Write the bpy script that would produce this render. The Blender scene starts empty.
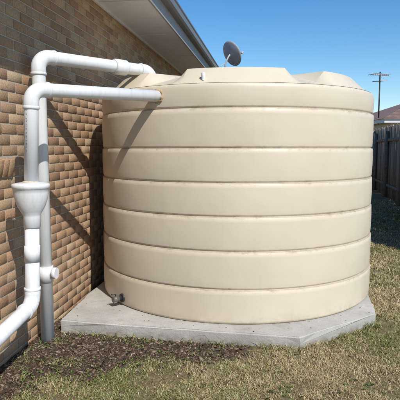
import bpy, math, random
import numpy as np
from mathutils import Vector, Matrix, noise
random.seed(7); rng=np.random.default_rng(7)
scene=bpy.context.scene
COL=scene.collection
D2R=math.radians

# ---------------------------------------------------------------- helpers
def obj(name,mesh,parent=None,mat=None):
    o=bpy.data.objects.new(name,mesh); COL.objects.link(o)
    if parent: o.parent=parent
    if mat: mesh.materials.append(mat)
    return o
def empty(name,loc=(0,0,0)):
    e=bpy.data.objects.new(name,None); COL.objects.link(e); e.location=loc; e.empty_display_size=.2
    return e
def mesh_py(name,v,f,smooth=False):
    m=bpy.data.meshes.new(name); m.from_pydata([tuple(a) for a in v],[],f); m.update()
    if smooth: m.polygons.foreach_set('use_smooth',[True]*len(m.polygons))
    return m
def mesh_np(name,V,F,cols=None,smooth=False):
    V=np.asarray(V,dtype=np.float32); F=np.asarray(F,dtype=np.int32)
    m=bpy.data.meshes.new(name); k=F.shape[1]
    m.vertices.add(len(V)); m.vertices.foreach_set('co',V.ravel())
    m.loops.add(F.size); m.loops.foreach_set('vertex_index',F.ravel())
    m.polygons.add(len(F)); m.polygons.foreach_set('loop_start',np.arange(0,F.size,k,dtype=np.int32))
    try: m.polygons.foreach_set('loop_total',np.full(len(F),k,dtype=np.int32))
    except Exception: pass
    m.update(calc_edges=True); m.validate()
    if smooth: m.polygons.foreach_set('use_smooth',[True]*len(m.polygons))
    if cols is not None:
        a=m.color_attributes.new('Col','FLOAT_COLOR','POINT')
        c=np.ones((len(V),4),dtype=np.float32); c[:,:3]=cols
        a.data.foreach_set('color',c.ravel())
    return m
def box(name,x0,x1,y0,y1,z0,z1,parent=None,mat=None,bev=0):
    v=[(x,y,z) for z in(z0,z1) for y in(y0,y1) for x in(x0,x1)]
    f=[(0,2,3,1),(4,5,7,6),(0,1,5,4),(2,6,7,3),(0,4,6,2),(1,3,7,5)]
    o=obj(name,mesh_py(name,v,f),parent,mat)
    if bev:
        b=o.modifiers.new('b','BEVEL'); b.width=bev; b.segments=2
    return o
def boxes_np(name,C,H,R=None,cols=None,parent=None,mat=None,jit=0):
    n=len(C); S=np.array([(x,y,z) for z in(-1,1) for y in(-1,1) for x in(-1,1)],dtype=float)
    P=S[None]*H[:,None,:]
    if jit: P=P*(1+rng.uniform(-jit,jit,P.shape))
    if R is not None: P=np.einsum('nij,nkj->nki',R,P)
    P=P+C[:,None,:]
    F0=np.array([(0,2,3,1),(4,5,7,6),(0,1,5,4),(2,6,7,3),(0,4,6,2),(1,3,7,5)])
    F=(F0[None]+8*np.arange(n)[:,None,None]).reshape(-1,4)
    cc=None if cols is None else np.repeat(cols,8,axis=0)
    return obj(name,mesh_np(name,P.reshape(-1,3),F,cc),parent,mat)
def revolve(name,prof,seg,centre=(0,0,0),parent=None,mat=None,smooth=True):
    v=[];f=[];n=len(prof)
    for i in range(seg):
        a=2*math.pi*i/seg; c,s=math.cos(a),math.sin(a)
        for r,z in prof: v.append((centre[0]+r*c,centre[1]+r*s,centre[2]+z))
    for i in range(seg):
        j=(i+1)%seg
        for k in range(n-1): f.append((i*n+k,j*n+k,j*n+k+1,i*n+k+1))
    return obj(name,mesh_py(name,v,f,smooth),parent,mat)
def fillet(pts,rad,n=10):
    pts=[Vector(p) for p in pts]; out=[pts[0]]; arcs=[]
    for i in range(1,len(pts)-1):
        a,b,c=pts[i-1],pts[i],pts[i+1]
        d1=(a-b).normalized(); d2=(c-b).normalized()
        ang=d1.angle(d2); t=rad/math.tan(ang/2)
        t=min(t,(a-b).length*.49,(c-b).length*.49); r=t*math.tan(ang/2)
        p1=b+d1*t; bis=(d1+d2).normalized(); cen=b+bis*(r/math.sin(ang/2))
        u=(p1-cen).normalized(); w=((b+d2*t)-cen).normalized(); th=u.angle(w)
        arc=[]
        for k in range(n+1):
            q=k/n; arc.append(cen+(u*math.sin((1-q)*th)+w*math.sin(q*th))/math.sin(th)*r)
        out+=arc; arcs.append((d1,arc,d2))
    out.append(pts[-1]); return out,arcs
def sweep(name,path,rad,parent=None,mat=None,seg=32,cap=True):
    path=[Vector(p) for p in path]; v=[];f=[]
    t0=(path[1]-path[0]).normalized()
    up=Vector((0,0,1)) if abs(t0.z)<.9 else Vector((1,0,0))
    nrm=(up-t0*up.dot(t0)).normalized()
    rr=rad if hasattr(rad,'__len__') else [rad]*len(path)
    for i,p in enumerate(path):
        if i==0: t=t0
        elif i==len(path)-1: t=(path[-1]-path[-2]).normalized()
        else: t=((path[i+1]-p).normalized()+(p-path[i-1]).normalized()).normalized()
        nrm=(nrm-t*nrm.dot(t)).normalized(); bn=t.cross(nrm)
        for k in range(seg):
            a=2*math.pi*k/seg; v.append(p+(nrm*math.cos(a)+bn*math.sin(a))*rr[i])
    for i in range(len(path)-1):
        for k in range(seg):
            l=(k+1)%seg; f.append((i*seg+k,i*seg+l,(i+1)*seg+l,(i+1)*seg+k))
    if cap:
        f.append(tuple(range(seg))[::-1]); f.append(tuple((len(path)-1)*seg+k for k in range(seg)))
    m=mesh_py(name,v,f)
    m.polygons.foreach_set('use_smooth',[len(p.vertices)==4 for p in m.polygons])
    return obj(name,m,parent,mat)

# ---------------------------------------------------------------- materials
def newmat(name,rough=.8,spec=.3):
    m=bpy.data.materials.new(name); m.use_nodes=True; nt=m.node_tree
    b=nt.nodes['Principled BSDF']; b.inputs['Roughness'].default_value=rough
    b.inputs['Specular IOR Level'].default_value=spec
    return m,nt,b
def N(nt,t,**k):
    n=nt.nodes.new(t)
    for a,v in k.items(): setattr(n,a,v)
    return n
def noise_n(nt,vec,scale,detail=4,rough=.6,dist=0):
    n=N(nt,'ShaderNodeTexNoise'); n.inputs['Scale'].default_value=scale
    n.inputs['Detail'].default_value=detail; n.inputs['Roughness'].default_value=rough
    n.inputs['Distortion'].default_value=dist
    if vec: nt.links.new(vec,n.inputs['Vector'])
    return n.outputs['Fac']
def ramp(nt,fac,stops):
    r=N(nt,'ShaderNodeValToRGB'); nt.links.new(fac,r.inputs['Fac']); e=r.color_ramp.elements
    while len(e)<len(stops): e.new(.5)
    for i,(p,c) in enumerate(stops):
        e[i].position=p; e[i].color=(*c,1) if len(c)==3 else c
    return r.outputs['Color']
def g(v): return (v,v,v)
def mix(nt,fac,a,b,mode='MIX'):
    m=N(nt,'ShaderNodeMix',data_type='RGBA',blend_type=mode)
    for s,i in((fac,0),(a,6),(b,7)):
        if isinstance(s,(int,float)): m.inputs[i].default_value=s
        elif isinstance(s,tuple): m.inputs[i].default_value=(*s,1)
        else: nt.links.new(s,m.inputs[i])
    return m.outputs[2]
def N_mul(nt,col,k):
    m=N(nt,'ShaderNodeMath',operation='MULTIPLY'); nt.links.new(col,m.inputs[0]); m.inputs[1].default_value=k
    return m.outputs[0]
def bump(nt,b,h,strength=.3,dist=.01,prev=None):
    n=N(nt,'ShaderNodeBump'); n.inputs['Strength'].default_value=strength; n.inputs['Distance'].default_value=dist
    nt.links.new(h,n.inputs['Height'])
    if prev: nt.links.new(prev,n.inputs['Normal'])
    nt.links.new(n.outputs[0],b.inputs['Normal']); return n.outputs[0]
def objco(nt): return N(nt,'ShaderNodeTexCoord').outputs['Object']
def mapv(nt,vec,scale=(1,1,1)):
    m=N(nt,'ShaderNodeMapping'); m.inputs['Scale'].default_value=scale
    nt.links.new(vec,m.inputs['Vector']); return m.outputs[0]
def simple(name,c,rough=.7,spec=.3,var=.12,scale=8,bs=.1,metal=0):
    m,nt,b=newmat(name,rough,spec); v=objco(nt); f=noise_n(nt,v,scale)
    lo=tuple(x*(1-var) for x in c); hi=tuple(min(1,x*(1+var)) for x in c)
    nt.links.new(ramp(nt,f,[(.3,lo),(.7,hi)]),b.inputs['Base Color'])
    b.inputs['Metallic'].default_value=metal
    if bs: bump(nt,b,noise_n(nt,v,scale*12,2),bs,.003)
    return m

TC=(.416,5.945); R=1.55; SLAB=.12; TOP=2.288
RINGS=[.443,.793,1.109,1.412,1.72,2.075]
def tank_mat():
    m,nt,b=newmat('tank_polyethylene',.42,.35); v=objco(nt)
    f1=noise_n(nt,v,1.3,4,.6)
    c=ramp(nt,f1,[(.3,(.61,.525,.395)),(.7,(.665,.58,.445))])
    f2=noise_n(nt,mapv(nt,v,(5,5,.35)),2.2,5,.65,.3)
    s=ramp(nt,f2,[(.56,g(0)),(.80,g(1))])
    c=mix(nt,N_mul(nt,s,.15),c,(.46,.37,.26))
    sep=N(nt,'ShaderNodeSeparateXYZ'); nt.links.new(v,sep.inputs[0])
    best=None
    for z in RINGS:
        a=N(nt,'ShaderNodeMath',operation='SUBTRACT'); nt.links.new(sep.outputs['Z'],a.inputs[0]); a.inputs[1].default_value=z-.004
        a2=N(nt,'ShaderNodeMath',operation='ABSOLUTE'); nt.links.new(a.outputs[0],a2.inputs[0])
        if best is None: best=a2.outputs[0]
        else:
            mn=N(nt,'ShaderNodeMath',operation='MINIMUM'); nt.links.new(best,mn.inputs[0]); nt.links.new(a2.outputs[0],mn.inputs[1]); best=mn.outputs[0]
    core=ramp(nt,best,[(.004,g(1)),(.010,g(0))])
    near=ramp(nt,best,[(.006,g(1)),(.034,g(0))])
    f3=noise_n(nt,mapv(nt,v,(3,3,5)),2.6,5,.8)
    blot=ramp(nt,f3,[(.50,g(0)),(.68,g(1))])
    c=mix(nt,N_mul(nt,mix(nt,1.0,near,blot,'MULTIPLY'),.55),c,(.22,.15,.09))
    c=mix(nt,N_mul(nt,core,.45),c,(.24,.18,.12))
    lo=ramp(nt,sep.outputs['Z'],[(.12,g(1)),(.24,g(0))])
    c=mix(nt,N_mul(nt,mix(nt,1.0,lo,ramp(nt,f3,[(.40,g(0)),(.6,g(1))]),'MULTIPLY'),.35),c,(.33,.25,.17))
    nt.links.new(c,b.inputs['Base Color'])
    nt.links.new(ramp(nt,f2,[(.35,g(.34)),(.7,g(.52))]),b.inputs['Roughness'])
    p=bump(nt,b,noise_n(nt,v,2.2,2,.5),.42,.022)
    bump(nt,b,noise_n(nt,v,120,1,.5),.14,.002,p)
    return m
M_tank=tank_mat()

def attr_mat(name,rough=.85,spec=.2,nscale=60,namt=.35,bs=.4,bd=.003):
    m,nt,b=newmat(name,rough,spec)
    a=N(nt,'ShaderNodeVertexColor'); a.layer_name='Col'
    col=a.outputs['Color']
    if namt:
        v=objco(nt)
        f=noise_n(nt,v,nscale,4,.7)
        k=ramp(nt,f,[(.25,g(1-namt)),(.75,g(1+namt*.6))])
        col=mix(nt,1.0,col,k,'MULTIPLY')
        if bs: bump(nt,b,f,bs,bd)
    nt.links.new(col,b.inputs['Base Color'])
    return m
M_brick=attr_mat('face_brick',.9,.15,65,.38,.8,.005)
M_mortar=simple('mortar',(.43,.38,.31),.95,.1,.2,30,.5)
M_grass=attr_mat('grass_blade',.8,.15,20,0,0)
M_chip=attr_mat('mulch_chip',.95,.1,120,0,0)
M_wood=attr_mat('weathered_paling',.9,.15,25,.4,.5,.003)

def pvc():
    m,nt,b=newmat('pvc_pipe',.36,.4); v=objco(nt)
    c=ramp(nt,noise_n(nt,v,3,3),[(.3,(.66,.67,.675)),(.7,(.74,.745,.75))])
    s=ramp(nt,noise_n(nt,mapv(nt,v,(9,9,1.2)),3,5,.7),[(.50,g(0)),(.8,g(1))])
    c=mix(nt,N_mul(nt,s,.5),c,(.44,.42,.37))
    nt.links.new(c,b.inputs['Base Color'])
    bump(nt,b,noise_n(nt,v,40,2),.06,.002); return m
M_pvc=pvc()
M_grey=simple('grey_fitting',(.42,.43,.44),.45,.4,.1,10)
M_black=simple('black_plastic',(.03,.03,.03),.45,.4,.2,10)
M_foam=simple('expanding_foam',(.50,.37,.22),.9,.1,.3,30,.8)
M_glue=simple('pipe_sealant',(.55,.48,.37),.8,.2,.2,30,.4)
M_print=simple('printed_marking',(.14,.16,.2),.6,.2,.1,30,0)
M_brass=simple('brass_valve',(.16,.145,.12),.5,.5,.3,40,.1,.4)
M_teal=simple('strainer_ring',(.26,.33,.31),.5,.3,.1,10)
def concrete():
    m,nt,b=newmat('concrete',.92,.2); v=objco(nt)
    c=ramp(nt,noise_n(nt,v,2.2,6,.7),[(.3,(.37,.35,.315)),(.55,(.46,.44,.40)),(.75,(.52,.50,.46))])
    c=mix(nt,N_mul(nt,ramp(nt,noise_n(nt,v,90,3,.7),[(.52,g(0)),(.75,g(1))]),.4),c,(.22,.20,.17))
    sep=N(nt,'ShaderNodeSeparateXYZ'); nt.links.new(v,sep.inputs[0])
    lo=ramp(nt,sep.outputs['Z'],[(.0,g(1)),(.085,g(0))])
    st=mix(nt,1.0,lo,ramp(nt,noise_n(nt,v,9,4,.7),[(.35,g(0)),(.6,g(1))]),'MULTIPLY')
    c=mix(nt,N_mul(nt,st,.8),c,(.17,.13,.09))
    st2=ramp(nt,noise_n(nt,v,5,5,.75,.6),[(.52,g(0)),(.72,g(1))])
    c=mix(nt,N_mul(nt,st2,.45),c,(.27,.235,.18))
    nt.links.new(c,b.inputs['Base Color'])
    bump(nt,b,noise_n(nt,v,40,6,.75),.6,.009); return m
M_conc=concrete()
def ground_mat():
    m,nt,b=newmat('ground_soil_thatch',.97,.1); v=objco(nt)
    a=N(nt,'ShaderNodeVertexColor'); a.layer_name='Col'
    sep=N(nt,'ShaderNodeSeparateColor'); nt.links.new(a.outputs['Color'],sep.inputs[0])
    f=noise_n(nt,v,24,7,.78)
    soil=ramp(nt,f,[(.3,(.055,.038,.027)),(.5,(.105,.075,.053)),(.72,(.185,.14,.105))])
    th=ramp(nt,f,[(.3,(.13,.095,.05)),(.5,(.27,.21,.115)),(.7,(.42,.345,.20))])
    gr=ramp(nt,noise_n(nt,v,1.1,5,.7,.4),[(.45,g(0)),(.70,g(1))])
    th=mix(nt,N_mul(nt,gr,.5),th,(.15,.15,.055))
    c=mix(nt,sep.outputs['Red'],th,soil)
    nt.links.new(c,b.inputs['Base Color'])
    bump(nt,b,f,1,.03); return m
M_ground=ground_mat()
M_soffit=simple('soffit_board',(.66,.65,.66),.7,.2,.05,3,.05)
M_fascia=simple('fascia_paint',(.30,.28,.275),.5,.3,.08,4,.05)
M_gutter=simple('gutter_steel',(.17,.165,.165),.4,.4,.1,4,.05)
M_roof=simple('roof_tile',(.12,.075,.06),.8,.2,.3,6,.4)
M_nroof=simple('neighbour_roof_tile',(.22,.145,.125),.85,.2,.25,5,.4)
M_render=simple('painted_wall',(.6,.56,.5),.8,.2,.06,3,.1)
M_frame=simple('window_frame',(.55,.53,.5),.4,.4,.05,3,0)
mg,ntg,bg=newmat('window_glass',.05,.5)
ntg.links.new(ramp(ntg,noise_n(ntg,objco(ntg),1.5),[(.3,(.02,.025,.03)),(.7,(.04,.045,.05))]),bg.inputs['Base Color'])
M_dish=simple('dish_paint',(.34,.35,.37),.5,.4,.1,6,.03)

# ---------------------------------------------------------------- layout frame (house wall)
WA=D2R(7.95)
dv=Vector((math.sin(WA),math.cos(WA),0)); nv=Vector((math.cos(WA),-math.sin(WA),0))
WN=-2.09
def W(s,n,z): return dv*s+nv*n+Vector((0,0,z))

# ---------------------------------------------------------------- ground
slab_poly=[Vector((-1.309,4.535)),Vector((.851,4.11)),Vector((1.716,4.734)),Vector((1.89,5.526)),Vector((1.93,6.9)),Vector((1.25,7.75)),W(7.9,-2.03,0).xy,W(5.3,-1.975,0).xy]
pc=Vector((.3,6.0)); slab_big=[pc+(p-pc)*(1+.045/(p-pc).length*1.3) for p in slab_poly]
def in_poly(x,y,poly):
    ins=np.zeros(len(x),bool); n=len(poly)
    for i in range(n):
        a,b=poly[i],poly[(i+1)%n]
        c=((a.y>y)!=(b.y>y))&(x<(b.x-a.x)*(y-a.y)/((b.y-a.y) if b.y!=a.y else 1e-9)+a.x)
        ins^=c
    return ins
def rise(y):
    t=np.clip((y-7)/6.,0,1); return .30*t*t*(3-2*t)
def nz(x,y,s,o=0): return noise.noise((x*s+o,y*s-o,o*.37))
def soilmask(x,y):
    yb=np.interp(x,[-1.6,-1.30,-.76,0,.42,.6],[2.2,3.35,3.66,3.86,4.06,4.5])
    w=np.array([nz(a,b,3.1,5)*.20+nz(a,b,9,8)*.12 for a,b in zip(x,y)])
    m=np.clip((y-yb+w)/.20+.5,0,1)
    m=np.where((x>.95),0,m)
    nn=x*nv.x+y*nv.y
    return np.maximum(m,np.clip((-1.72-nn)/.1,0,1))
def axis(lo,hi,a,b,step):
    core=np.arange(a,b,step); l=[];x=a;s=step
    while x>lo: s*=1.25; x-=s; l.append(x)
    h=[];x=core[-1];s=step
    while x<hi: s*=1.25; x+=s; h.append(x)
    return np.array(l[::-1]+list(core)+h)
ax=axis(-600,600,-2.3,3.4,.027); ay=axis(-300,900,2.9,6.6,.027)
X,Y=np.meshgrid(ax,ay); xs=X.ravel(); ys=Y.ravel()
sm=soilmask(xs,ys)
zz=rise(ys)
near=(xs>-3)&(xs<6)&(ys>1.5)&(ys<12)
hz=np.zeros(len(xs))
def lump(x,y,s): return nz(x,y,2.2,1)*.012+nz(x,y,14,3)*(.005+.012*s)
for i in np.nonzero(near)[0]:
    x,y=xs[i],ys[i]
    hz[i]=lump(x,y,sm[i])+nz(x,y,34,4)*(.003+.008*sm[i])
zz=zz+hz
nx,ny=len(ax),len(ay)
idx=np.arange(nx*ny).reshape(ny,nx)
F=np.stack([idx[:-1,:-1],idx[:-1,1:],idx[1:,1:],idx[1:,:-1]],-1).reshape(-1,4)
obj('ground',mesh_np('ground',np.stack([xs,ys,zz],1),F,np.stack([sm,sm,sm],1),True),None,M_ground)

# ---------------------------------------------------------------- concrete slab
def build_slab():
    import bmesh
    bm=bmesh.new(); vs=[bm.verts.new((p.x,p.y,-.1)) for p in slab_poly]
    f=bm.faces.new(vs); r=bmesh.ops.extrude_face_region(bm,geom=[f])
    for e in r['geom']:
        if isinstance(e,bmesh.types.BMVert): e.co.z=SLAB
    bmesh.ops.recalc_face_normals(bm,faces=bm.faces)
    bmesh.ops.bevel(bm,geom=[e for e in bm.edges if all(v.co.z>0 for v in e.verts)],offset=.012,segments=3,affect='EDGES')
    for _ in range(5):
        es=[e for e in bm.edges if e.calc_length()>.09]
        if len(bm.verts)>20000 or not es: break
        bmesh.ops.subdivide_edges(bm,edges=es,cuts=1,use_grid_fill=False)
    for v in bm.verts:
        p=v.co; k=noise.noise(p*3.5)*.014+noise.noise(p*16)*.008
        v.co.x+=k; v.co.y+=noise.noise(p*3.5+Vector((9,3,1)))*.014+noise.noise(p*18+Vector((2,7,1)))*.008
        if p.z>.09: v.co.z+=noise.noise(p*12)*.0015
    m=bpy.data.meshes.new('concrete_slab'); bm.to_mesh(m); bm.free()
    obj('concrete_slab',m,None,M_conc)
build_slab()

# ---------------------------------------------------------------- water tank
tank=empty('water_tank',(TC[0],TC[1],0))
prof=[(R-.05,SLAB-.001),(R-.014,SLAB+.004),(R-.004,SLAB+.018)]
levels=[SLAB]+RINGS+[TOP]
for i in range(len(levels)-1):
    z0,z1=levels[i],levels[i+1]
    last=i==len(levels)-2
    n=7; tp=.003*i; rr=R-tp
    za=z0+.020 if i else z0+.03
    zb=z1-.010 if not last else z1-.035
    for k in range(n+1):
        t=k/n; prof.append((rr-.002+.004*math.sin(math.pi*t)+.003*t,za+(zb-za)*t))
    if not last:
        prof+= [(rr-.002,z1-.007),(rr-.014,z1-.004),(rr-.016,z1+.001),(rr-.012,z1+.006),(rr-.006,z1+.013)]
    else:
        prof+=[(rr-.003,z1-.018),(rr-.010,z1-.006),(rr-.022,z1)]
shell=revolve('shell',prof,288,(0,0,0),tank,M_tank)
for v in shell.data.vertices:
    a=math.atan2(v.co.y,v.co.x); k=1+.0022*noise.noise(Vector((math.cos(a)*2.5,math.sin(a)*2.5,v.co.z*1.5)))
    if v.co.z<TOP-.001: v.co.x*=k; v.co.y*=k
def roof():
    RR=prof[-1][0]; seg=360; rs=np.concatenate([np.array([0,.03,.045,.06,.10,.14,.18,.20,.215,.24,.3,.4,.5,.62,.66,.75,.9]),[1.1,1.3,1.42,RR-.001]])
    fd=round(math.degrees(math.atan2(-TC[1],-TC[0]))-.3)
    v=[];f=[]
    for i in range(seg):
        a=D2R(i); rel=((i-fd+30)%60)-30
        q=abs(rel); mk=1-min(max((q-20)/5,0),1)
        for x in rs:
            x2=max(x-.03,0)
            wz=.163*min(x2/.17,1)+.03*max(0,min((x-.2)/1.0,1)); vz=.006+.18*min(x2/.63,1)+.015*max(0,min((x-.66)/.5,1))
            if x<=.03: wz=vz=.003
            z=max(wz*mk+vz*(1-mk),0)
            v.append(((RR-x)*math.cos(a),(RR-x)*math.sin(a),TOP+z))
    n=len(rs)
    for i in range(seg):
        j=(i+1)%seg
        for k in range(n-1): f.append((i*n+k,j*n+k,j*n+k+1,i*n+k+1))
    m=mesh_py('roof',v,f,True)
    m.set_sharp_from_angle(angle=D2R(16))
    obj('roof',m,tank,M_tank)
    revolve('manhole_lid',[(.001,.30),(.2,.30),(.23,.29),(.24,.25),(.25,.2)],48,(0,0,TOP-.06),tank,M_tank)
roof()
def tl(x,y,z): return Vector((x-TC[0],y-TC[1],z))
revolve('vent_cap',[(.001,.030),(.014,.030),(.019,.024),(.019,0),(.015,-.04)],24,tuple(tl(.03,4.56,2.36)),tank,M_pvc)
def valve():
    a=math.atan2(4.98-TC[1],-.78-TC[0]); d=Vector((math.cos(a),math.sin(a),0)); s=d*(R-.02)+Vector((0,0,.20))
    sweep('outlet_flange',[s,s+d*.035],.044,tank,M_black,20)
    sweep('outlet_stub',[s+d*.03,s+d*.10],.026,tank,M_black,20)
    sweep('valve_body',[s+d*.07,s+d*.13],[.036,.032],tank,M_brass,8)
    sweep('valve_handle',[s+d*.10+Vector((0,0,.03)),s+d*.10+Vector((0,0,.05)),s+d*.15+Vector((0,0,.055))],.007,tank,M_black,10)
valve()

# ---------------------------------------------------------------- pipes
def pipe_run(parent,pts,rad=.052,bend=.095,nm='pipe'):
    path,arcs=fillet(pts,bend,12)
    sweep(nm,path,rad,parent,M_pvc)
    for i,(d1,arc,d2) in enumerate(arcs):
        ext=.05
        p=[arc[0]+d1*ext,arc[0]+d1*(ext-.004)]+arc+[arc[-1]+d2*(ext-.004),arc[-1]+d2*ext]
        sweep('elbow_%d'%(i+1),p,[rad*1.07]+[rad*1.11]+[rad*1.08]*len(arc)+[rad*1.11]+[rad*1.07],parent,M_pvc)
        for q,dd in((arc[0],d1),(arc[-1],d2)):
            sweep('socket_rim_%d'%(i+1),[q+dd*(ext-.018),q+dd*(ext-.015),q+dd*(ext+.001),q+dd*(ext+.004)],[rad*1.11,rad*1.16,rad*1.16,rad*1.10],parent,M_pvc)
def lerp(a,b,t): return a+(b-a)*t
E=Vector((-.384,4.642,2.19))
K=Vector((-1.245,3.75,2.15))
p1=empty('rainwater_pipe')
pd=(K-E).normalized()
Kb=Vector((-1.268,3.75,1.44))
pipe_run(p1,[E-pd*.22,K,Kb],nm='inlet_pipe')
C=[];H=[];Rm=[]
for i in range(34):
    if random.random()<.22: continue
    p=lerp(K,Kb,.22+.014*i); a=D2R(-112); d=Vector((math.cos(a),math.sin(a),0))
    c=p+d*.0522; C.append(tuple(c)); H.append((.0005,random.uniform(.002,.0045),random.uniform(.0018,.0034)))
    Rm.append(((d.x,-d.y,0),(d.y,d.x,0),(0,0,1)))
boxes_np('printed_text',np.array(C),np.array(H),np.array(Rm),None,p1,M_print)
fb=Vector((-1.272,3.75,.055))
revolve('rain_head',[(.050,1.41),(.10,1.405),(.134,1.398),(.139,1.39),(.139,1.368),(.131,1.363),(.128,1.33),(.119,1.28),(.100,1.225),(.080,1.19),(.066,1.165),(.062,1.15),(.062,1.07),(.054,1.065)],40,tuple(fb),p1,M_pvc)
revolve('sealant',[(.050,1.421),(.058,1.416),(.060,1.402),(.050,1.40)],24,tuple(fb),p1,M_glue)
pipe_run(p1,[Vector((-1.273,3.75,1.15)),Vector((-1.290,3.75,.52)),Vector((-1.290,3.75,.52))-dv*2.4+Vector((0,0,-.33))],rad=.054,nm='lower_pipe')
sweep('pipe_coupling',[(-1.278,3.75,.98),(-1.281,3.75,.86)],.059,p1,M_pvc)
def foam():
    vv=[];f=[];nu,nvv=60,14
    tn=Vector((E.x-TC[0],E.y-TC[1],0)).normalized(); ax_=(tn*.7+pd*.3).normalized(); up=Vector((0,0,1)); sd=ax_.cross(up).normalized()
    for i in range(nu):
        a=2*math.pi*i/nu; rd=up*math.cos(a)+sd*math.sin(a)
        for j in range(nvv):
            b=2*math.pi*j/nvv; p=Vector((math.cos(a)*1.6,math.sin(a)*1.6,math.cos(b)*.8))
            k=1+.8*noise.noise(p*1.3)+.35*noise.noise(p*3.2)
            vv.append(E+ax_*.002+rd*(.052+.011*k*math.cos(b)+.002*k)+ax_*(.013*k*math.sin(b)))
    for i in range(nu):
        for j in range(nvv):
            f.append((i*nvv+j,((i+1)%nu)*nvv+j,((i+1)%nu)*nvv+(j+1)%nvv,i*nvv+(j+1)%nvv))
    obj('foam_seal',mesh_py('foam_seal',vv,f,True),p1,M_foam)
foam()
p2=empty('rainwater_pipe')
b2=Vector((-1.369,4.347,0)); A2=Vector((-1.375,4.347,2.495))
e2=Vector((-.50,5.27,2.505))
pipe_run(p2,[b2+Vector((0,0,-.15)),A2,e2,e2+Vector((.0,.0,-.3))],nm='riser_pipe',rad=.058,bend=.105)
sweep('union_coupling',[lerp(A2,e2,.62),lerp(A2,e2,.63),lerp(A2,e2,.73),lerp(A2,e2,.74)],[.066,.074,.074,.066],p2,M_pvc)
sweep('riser_coupling',[(b2.x,b2.y,.68),(b2.x,b2.y,.54)],.066,p2,M_pvc)
sweep('cleanout_stub',[Vector((b2.x,b2.y,.62)),Vector((b2.x+.085,b2.y-.02,.62))],.040,p2,M_pvc,24)
sweep('cleanout_cap',[Vector((b2.x+.07,b2.y-.02,.62)),Vector((b2.x+.105,b2.y-.025,.62))],.052,p2,M_pvc,10)
revolve('inlet_strainer',[(.10,0),(.17,0),(.18,.006),(.18,.016),(.16,.02),(.10,.02)],40,(e2.x,e2.y,2.42),p2,M_teal)

# ---------------------------------------------------------------- brick house
house=empty('brick_house')
S0,S1=-3.0,13.6; SOF=3.47
house.rotation_euler=(0,0,-WA)
BL,BH,MJ=.23,.076,.010
win_s0,win_s1=.4,3.2; sill_top=1.645; wtop=2.85; sill_end=3.86
rows=int((SOF+.1)/(BH+MJ))+1
C=[];H=[];cl=[]
pal=[(.41,.26,.155),(.43,.285,.172),(.38,.235,.14),(.45,.31,.195),(.42,.275,.165),(.35,.215,.135),(.46,.33,.21),(.39,.26,.165)]
for r in range(rows):
    z=-.06+r*(BH+MJ)+BH/2
    if z+BH/2>SOF: break
    s=S0+(r%2)*.12
    while s<S1-.24:
        a,b=s,s+BL; we=win_s1 if z>sill_top else sill_end
        if z>sill_top-.16 and z<wtop:
            if a<we and b>win_s0:
                if a<we<b: a=we+.003
                elif a<win_s0<b: b=win_s0-.003
                else: s+=BL+MJ; continue
        if b-a>.03:
            C.append((WN-.05+random.uniform(-.002,.002),(a+b)/2,z+random.uniform(-.0012,.0012))); H.append((.05,(b-a)/2-random.uniform(0,.0015),BH/2))
            k=random.uniform(.82,1.06); c=random.choice(pal); cl.append([q*k for q in c])
        s+=BL+MJ
bo=boxes_np('brickwork',np.array(C),np.array(H),None,np.array(cl),house,M_brick)
bv=bo.modifiers.new('b','BEVEL'); bv.width=.004; bv.segments=1
mx0,mx1=WN-.11,WN-.006
box('mortar_wall',mx0,mx1,sill_end+.001,S1,-.3,SOF,house,M_mortar)
box('mortar_wall_mid',mx0,mx1,win_s1+.001,sill_end,-.3,SOF,house,M_mortar)
box('mortar_wall_near',mx0,mx1,S0,win_s0-.001,-.3,SOF,house,M_mortar)
box('mortar_wall_below',mx0,mx1,win_s0,win_s1,-.3,sill_top-.18,house,M_mortar)
box('mortar_wall_above',mx0,mx1,win_s0,win_s1,wtop,SOF,house,M_mortar)
C=[];H=[];cl=[];s=win_s0;Rm=[]
ca,sa=math.cos(D2R(12)),math.sin(D2R(12))
while s<sill_end-.03:
    C.append((WN-.03,s+.038,sill_top-.075)); H.append((.062,.037,.07)); Rm.append(((ca,0,sa),(0,1,0),(-sa,0,ca)))
    k=random.uniform(.85,1.05); c=random.choice(pal); cl.append([q*k for q in c]); s+=.086
sl=boxes_np('window_sill',np.array(C),np.array(H),np.array(Rm),np.array(cl),house,M_brick)
bv=sl.modifiers.new('b','BEVEL'); bv.width=.003; bv.segments=1
box('window_glass',WN-.085,WN-.08,win_s0,win_s1-.04,sill_top,wtop-.04,house,mg)
for nm,a in(('frame_far',(win_s1-.045,win_s1-.002,sill_top-.02,wtop-.002)),('frame_near',(win_s0+.002,win_s0+.045,sill_top-.02,wtop-.002)),('mullion',(1.75,1.79,sill_top-.02,wtop-.045))):
    box(nm,WN-.09,WN-.045,a[0],a[1],a[2],a[3],house,M_frame)
box('frame_head',WN-.09,WN-.046,win_s0+.046,win_s1-.046,wtop-.045,wtop-.003,house,M_frame)
box('end_wall',WN-6,WN-.112,S1-.12,S1-.001,-.3,SOF,house,M_mortar)
EO=-1.45
box('soffit',WN-.2,EO-.002,S0-.3,S1+.45,SOF+.001,SOF+.014,house,M_soffit)
box('soffit_trim',WN+.001,WN+.028,S0,S1,SOF-.03,SOF,house,M_soffit)
for s in np.arange(.6,S1,1.8): box('soffit_joint',WN+.03,EO-.004,s,s+.022,SOF-.006,SOF+.0005,house,M_soffit)
box('fascia',EO,EO+.022,S0-.3,S1+.45,SOF-.02,SOF+.25,house,M_fascia)
gz=SOF+.05
gp=[(EO+.0235,gz+.10),(EO+.10,gz+.10),(EO+.125,gz+.125),(EO+.13,gz+.20),(EO+.142,gz+.215),(EO+.142,gz+.235),(EO+.128,gz+.235),(EO+.122,gz+.21),(EO+.115,gz+.13),(EO+.0235,gz+.115)]
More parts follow.
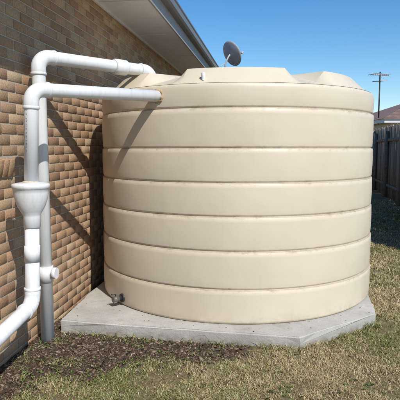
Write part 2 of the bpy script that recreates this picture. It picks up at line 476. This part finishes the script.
v=[(a,s,z) for s in(S0-.3,S1+.45) for a,z in gp]; n=len(gp)
f=[(i,(i+1)%n,(i+1)%n+n,i+n) for i in range(n)]+[tuple(range(n))[::-1],tuple(range(n,2*n))]
obj('gutter',mesh_py('gutter',v,f),house,M_gutter)
rz=SOF+.27
v=[(EO+.06,S0-.3,rz),(EO+.06,S1+.47,rz),(-6,S1-4,rz+1.75),(-6,S0-.3,rz+1.75),(-10.6,S1+.47,rz),(-10.6,S0-.3,rz)]
ro=obj('roof',mesh_py('roof',v,[(0,1,2,3),(1,4,2),(3,2,4,5)]),house,M_roof)
sm_=ro.modifiers.new('s','SOLIDIFY'); sm_.thickness=.03; sm_.offset=1

# ---------------------------------------------------------------- satellite dish
dish=empty('satellite_dish',(.78,13.1,4.10))
def dish_build():
    v=[];f=[];seg=40;n=8
    for side in(0,1):
        for i in range(seg):
            a=2*math.pi*i/seg
            for k in range(n+1):
                r=k/n
                v.append((.30*r*math.cos(a),.33*r*math.sin(a),.07*r*r-(.012 if side else 0)))
    b=seg*(n+1)
    for i in range(seg):
        j=(i+1)%seg
        for k in range(n):
            f.append((i*(n+1)+k,j*(n+1)+k,j*(n+1)+k+1,i*(n+1)+k+1))
            f.append((b+i*(n+1)+k+1,b+j*(n+1)+k+1,b+j*(n+1)+k,b+i*(n+1)+k))
        f.append((i*(n+1)+n,j*(n+1)+n,b+j*(n+1)+n,b+i*(n+1)+n))
    o=obj('reflector',mesh_py('reflector',v,f,True),dish,M_dish)
    ax_=Vector((.68,.56,.45)).normalized()
    q=ax_.to_track_quat('Z','Y'); o.rotation_euler=q.to_euler()
    mtx=q.to_matrix()
    low=mtx@Vector((0,-.30,.06)); foc=ax_*.42+low*.35
    sweep('feed_arm',[mtx@Vector((0,-.28,.0)),foc],.012,dish,M_grey,10)
    sweep('feed_horn',[foc,foc-ax_*.08],.03,dish,M_grey,12)
    sweep('mast',[-ax_*.02,-ax_*.08+Vector((0,0,-.03)),Vector((-.12,-.05,-.20)),Vector((-.18,-.08,-.50))],.02,dish,M_grey,12)
    sweep('mast_stay',[Vector((-.13,-.05,-.22)),Vector((-.40,-.1,-.40))],.010,dish,M_grey,8)
dish_build()

# ---------------------------------------------------------------- fence
fence=empty('timber_fence')
C=[];H=[];cl=[];Rm=[]
def frot(a,t):
    c,s=math.cos(a),math.sin(a); R1=np.array(((c,-s,0),(s,c,0),(0,0,1)))
    R2=np.array(((math.cos(t),0,math.sin(t)),(0,1,0),(-math.sin(t),0,math.cos(t)))); return R1@R2
FA=Vector((3.9,7.2)); FB=Vector((6.1,17.5)); FC=Vector((-7,18.5))
def palings(p0,p1,C,H,cl,Rm):
    L=(p1-p0).length;d=(p1-p0)/L;a=math.atan2(d.y,d.x);s=0
    while s<L:
        p=p0+d*(s+.05); g0=float(rise(np.array([p.y]))[0]); h=2.08+random.uniform(-.035,.03)
        side=random.choice((0,.006))
        C.append((p.x-d.y*side,p.y+d.x*side,g0+h/2-.03)); H.append((.048,.008,h/2)); Rm.append(frot(a,random.uniform(-.014,.014)))
        k=random.uniform(.6,1.25); cl.append((.30*k,.235*k,.18*k)); s+=.106
palings(FA,FB,C,H,cl,Rm); palings(FB,FC,C,H,cl,Rm)
boxes_np('palings',np.array(C),np.array(H),np.array(Rm),np.array(cl),fence,M_wood)
C=[];H=[];cl=[];Rm=[]
d=(FB-FA).normalized(); L=(FB-FA).length; off=Vector((-d.y,d.x)); fa=math.atan2(d.y,d.x)
s=.3
while s<L:
    p=FA+d*s+off*.075; g0=float(rise(np.array([p.y]))[0]); C.append((p.x,p.y,g0+.85)); H.append((.06,.045,1.05)); cl.append((.24,.19,.145)); Rm.append(frot(fa,0)); s+=2.4
for k in range(2):
    s=.2
    while s<L:
        p=FA+d*s+off*.035; g0=float(rise(np.array([p.y]))[0]); C.append((p.x,p.y,g0+.35+k*1.3)); H.append((.2,.02,.04)); cl.append((.25,.20,.15)); Rm.append(frot(fa,0)); s+=.4
boxes_np('posts_and_rails',np.array(C),np.array(H),np.array(Rm),np.array(cl),fence,M_wood)

# ---------------------------------------------------------------- neighbour house and antenna
nh=empty('neighbour_house')
nx0,nx1,ny0,ny1=8.75,20,24,34
box('walls',nx0+.5,nx1-.5,ny0+.5,ny1-.5,0,3.1,nh,M_render)
box('fascia',nx0,nx1,ny0-.02,ny0+.02,2.92,3.10,nh,M_soffit)
box('fascia_side',nx0-.02,nx0+.02,ny0+.021,ny1,2.92,3.10,nh,M_soffit)
ym=(ny0+ny1)/2; zr=4.5
v=[(nx0-.1,ny0-.1,3.10),(nx1+.1,ny0-.1,3.10),(nx1+.1,ny1+.1,3.10),(nx0-.1,ny1+.1,3.10),(nx0+3.6,ym,zr),(nx1-3,ym,zr)]
obj('roof',mesh_py('roof',v,[(0,1,5,4),(1,2,5),(2,3,4,5),(3,0,4)]),nh,M_nroof)
for k in range(14):
    t=(k+.5)/14.5; y=ny0-.1+(ym-ny0+.1)*t; z=3.10+(zr-3.10)*t; xa=nx0-.1+3.7*t; xb=nx1+.1-3.1*t
    box('tile_course',xa,xb,y-.02,y+.02,z,z+.035,nh,M_nroof)
ant=empty('tv_antenna',(9.0,25.5,0))
sweep('mast',[(0,0,2.9),(0,0,5.5)],.035,ant,M_black,10)
sweep('boom',[(-.45,-.2,5.35),(.5,.2,5.35)],.025,ant,M_grey,8)
for i,t in enumerate(np.linspace(-.42,.46,8)):
    L=.34-.02*i
    sweep('element_%d'%i,[(t+L*.4,t*.42-L,5.37),(t-L*.4,t*.42+L,5.37)],.012,ant,M_grey,6)
sweep('boom_brace',[(0,0,4.95),(.3,.13,5.34)],.014,ant,M_grey,6)
sweep('uhf_boom',[(-.3,.2,5.05),(.3,-.2,5.05)],.025,ant,M_grey,6)

# ---------------------------------------------------------------- grass blades
def grass():
    Np=700000
    u=rng.random(Np); y=2.7+(13.5-2.7)*u**1.9
    x=rng.uniform(-1,1,Np)*np.minimum(.62*y,5.2)
    keep=~in_poly(x,y,slab_poly)
    nn=x*nv.x+y*nv.y; keep&=nn>-2.05
    keep&=x<3.85+(y-7.2)*.2136
    x,y=x[keep],y[keep]
    sm=soilmask(x,y)
    edge=in_poly(x,y,slab_big)
    cl=np.array([nz(a,b,1.1,20)+.5*nz(a,b,3.6,22) for a,b in zip(x,y)])
    dn=np.array([nz(a,b,4.2,31)+.6*nz(a,b,13,33) for a,b in zip(x,y)])
    patch=np.clip(.74+dn*1.25,0.12,1)
    lf=np.clip((.5-x)/1.0,0,1)*np.clip((4.1-y)/.3,0,1)
    patch=patch*(1-.22*lf)
    pr=patch*(1-sm)+sm*np.clip((dn-.20)*1.6,0,.7)*.40
    pr=np.where(edge,np.maximum(pr,.9*(1-.75*sm)*(dn>-.25)),pr)
    k=rng.random(len(x))<pr
    x,y,sm,cl,dn,lf,edge=x[k],y[k],sm[k],cl[k],dn[k],lf[k],edge[k]
    n=len(x)
    sc=np.clip(y/4.0,.9,2.4)
    h=rng.uniform(.012,.040,n)*(.75+.7*np.clip(dn+.3,0,1))*np.clip(sc,1,1.2)*np.where(edge,1.5,1)
    h=np.where(rng.random(n)<.012,h*2.0,h)
    w=rng.uniform(.0013,.0027,n)*sc
    az=rng.uniform(0,2*np.pi,n); lean=rng.uniform(.2,1.7,n); a2=rng.uniform(0,2*np.pi,n)
    base=np.stack([x,y,rise(y)+np.array([nz(a,b,2.2,1)*.012 for a,b in zip(x,y)])-.004],1)
    side=np.stack([np.cos(a2),np.sin(a2),np.zeros(n)],1)*w[:,None]
    out=np.stack([np.cos(az),np.sin(az),np.zeros(n)],1)
    mid=base+out*(h*lean*.35)[:,None]+np.array([0,0,1])*(h*.6)[:,None]
    tip=base+out*(h*lean)[:,None]+np.array([0,0,1])*(h*rng.uniform(.5,1.05,n))[:,None]
    V=np.stack([base-side,base+side,mid+side*.8,tip,mid-side*.8],1).reshape(-1,3)
    i5=5*np.arange(n)[:,None]
    T=np.concatenate([i5+np.array([[0,1,2]]),i5+np.array([[0,2,4]]),i5+np.array([[4,2,3]])],0)
    straw=np.array([.54,.44,.25]); straw2=np.array([.40,.30,.16]); green=np.array([.14,.18,.05]); olive=np.array([.28,.27,.10])
    gp=np.clip(.28+cl*1.0+.34*lf+.25*sm,0.05,.9)
    r=rng.random(n)
    c=np.where((r<gp)[:,None],np.where(rng.random(n)[:,None]<.5,green,olive),np.where(rng.random(n)[:,None]<.6,straw,straw2))
    c=c*rng.uniform(.75,1.2,n)[:,None]
    obj('lawn_grass',mesh_np('lawn_grass',V,T,np.repeat(c,5,axis=0)),None,M_grass)
grass()
def weeds():
    V=[];T=[];cc=[]
    for _ in range(900):
        x=random.uniform(-1.5,1.3); y=random.uniform(2.9,4.4)
        if nz(x,y,2.2,44)<.04: continue
        if in_poly(np.array([x]),np.array([y]),slab_poly)[0]: continue
        for l in range(random.randint(4,9)):
            a=random.uniform(0,6.28); L=random.uniform(.010,.026); w=L*random.uniform(.14,.26); up=random.uniform(.1,.7)
            d=Vector((math.cos(a),math.sin(a),0)); s=Vector((-d.y,d.x,0)); b=Vector((x,y,.006)); i=len(V)
            V+= [b,b+d*L*.5+s*w+Vector((0,0,L*up)),b+d*L+Vector((0,0,L*up*.9)),b+d*L*.5-s*w+Vector((0,0,L*up))]
            T+= [(i,i+1,i+2),(i,i+2,i+3)]; k=random.uniform(.7,1.2); cc+=[(.13*k,.18*k,.05*k)]*4
    obj('weeds',mesh_np('weeds',np.array([tuple(v) for v in V]),np.array(T),np.array(cc)),None,M_grass)
weeds()
# ---------------------------------------------------------------- mulch / soil crumbs
def chips():
    n0=95000
    x=rng.uniform(-2.1,1.7,n0); y=rng.uniform(2.7,5.6,n0)
    on=in_poly(x,y,slab_poly); nn=x*nv.x+y*nv.y; keep=(nn>-2.07)
    rt=np.hypot(x-TC[0],y-TC[1])
    inner=in_poly(x,y,[pc+(p-pc)*.985 for p in slab_poly])
    keep&=(~on)|(inner&(rt>R+.01)&(rng.random(n0)<.007))
    x,y,on=x[keep],y[keep],on[keep]
    sm=soilmask(x,y); k=(rng.random(len(x))<(sm*.9+.03))|on; x,y,sm,on=x[k],y[k],sm[k],on[k]; n=len(x)
    L=rng.lognormal(math.log(.0048),.5,n); L=np.clip(L,.0018,.026); L=np.where(on,np.clip(L*.6,.0012,.006),L)
    Hs=np.stack([L,L*rng.uniform(.25,.8,n),L*rng.uniform(.15,.5,n)],1)
    a=rng.uniform(0,6.28,n); t=np.where(on,0,rng.uniform(-.5,.5,n)); c,s=np.cos(a),np.sin(a); ct,st=np.cos(t),np.sin(t)
    Rr=np.zeros((n,3,3)); Rr[:,0,0]=c*ct;Rr[:,0,1]=-s;Rr[:,0,2]=c*st;Rr[:,1,0]=s*ct;Rr[:,1,1]=c;Rr[:,1,2]=s*st;Rr[:,2,0]=-st;Rr[:,2,2]=ct
    z=np.where(on,SLAB+.001,np.array([lump(p,q,1) for p,q in zip(x,y)]))+L*.2
    pal=np.array([(.08,.053,.036),(.135,.094,.064),(.19,.14,.098),(.058,.04,.03),(.29,.23,.17),(.145,.097,.06)])
    cl=pal[rng.integers(0,6,n)]*rng.uniform(.7,1.2,n)[:,None]
    boxes_np('bark_mulch',np.stack([x,y,z],1),Hs,Rr,cl,None,M_chip,.35)
chips()

# ---------------------------------------------------------------- light, sky, camera
sd=Vector((.60,-1.04,1.22)).normalized()
L=bpy.data.lights.new('sun','SUN'); L.energy=4.8; L.angle=D2R(.53); L.color=(1,.96,.90)
lo=bpy.data.objects.new('sun',L); COL.objects.link(lo); lo.rotation_euler=sd.to_track_quat('Z','Y').to_euler(); lo.location=(5,-5,10)
w=bpy.data.worlds.new('World'); scene.world=w; w.use_nodes=True; nt=w.node_tree
bgn=nt.nodes['Background']; sky=nt.nodes.new('ShaderNodeTexSky'); sky.sky_type='NISHITA'; sky.sun_disc=False
sky.sun_elevation=math.asin(sd.z); sky.sun_rotation=math.atan2(sd.x,sd.y)
sky.air_density=1.0; sky.dust_density=.1; sky.ozone_density=2.5
hs=nt.nodes.new('ShaderNodeHueSaturation'); hs.inputs['Saturation'].default_value=1.35
nt.links.new(sky.outputs[0],hs.inputs['Color']); nt.links.new(hs.outputs[0],bgn.inputs['Color']); bgn.inputs['Strength'].default_value=.14
cam=bpy.data.cameras.new('camera'); co=bpy.data.objects.new('camera',cam); COL.objects.link(co)
co.location=(0,0,1.72); cam.sensor_width=36; cam.lens=45; cam.clip_end=3000; cam.clip_start=.05
co.rotation_euler=(D2R(90-5.94),0,0)
scene.camera=co
scene.view_settings.view_transform='Standard'; scene.view_settings.look='None'; scene.view_settings.exposure=0
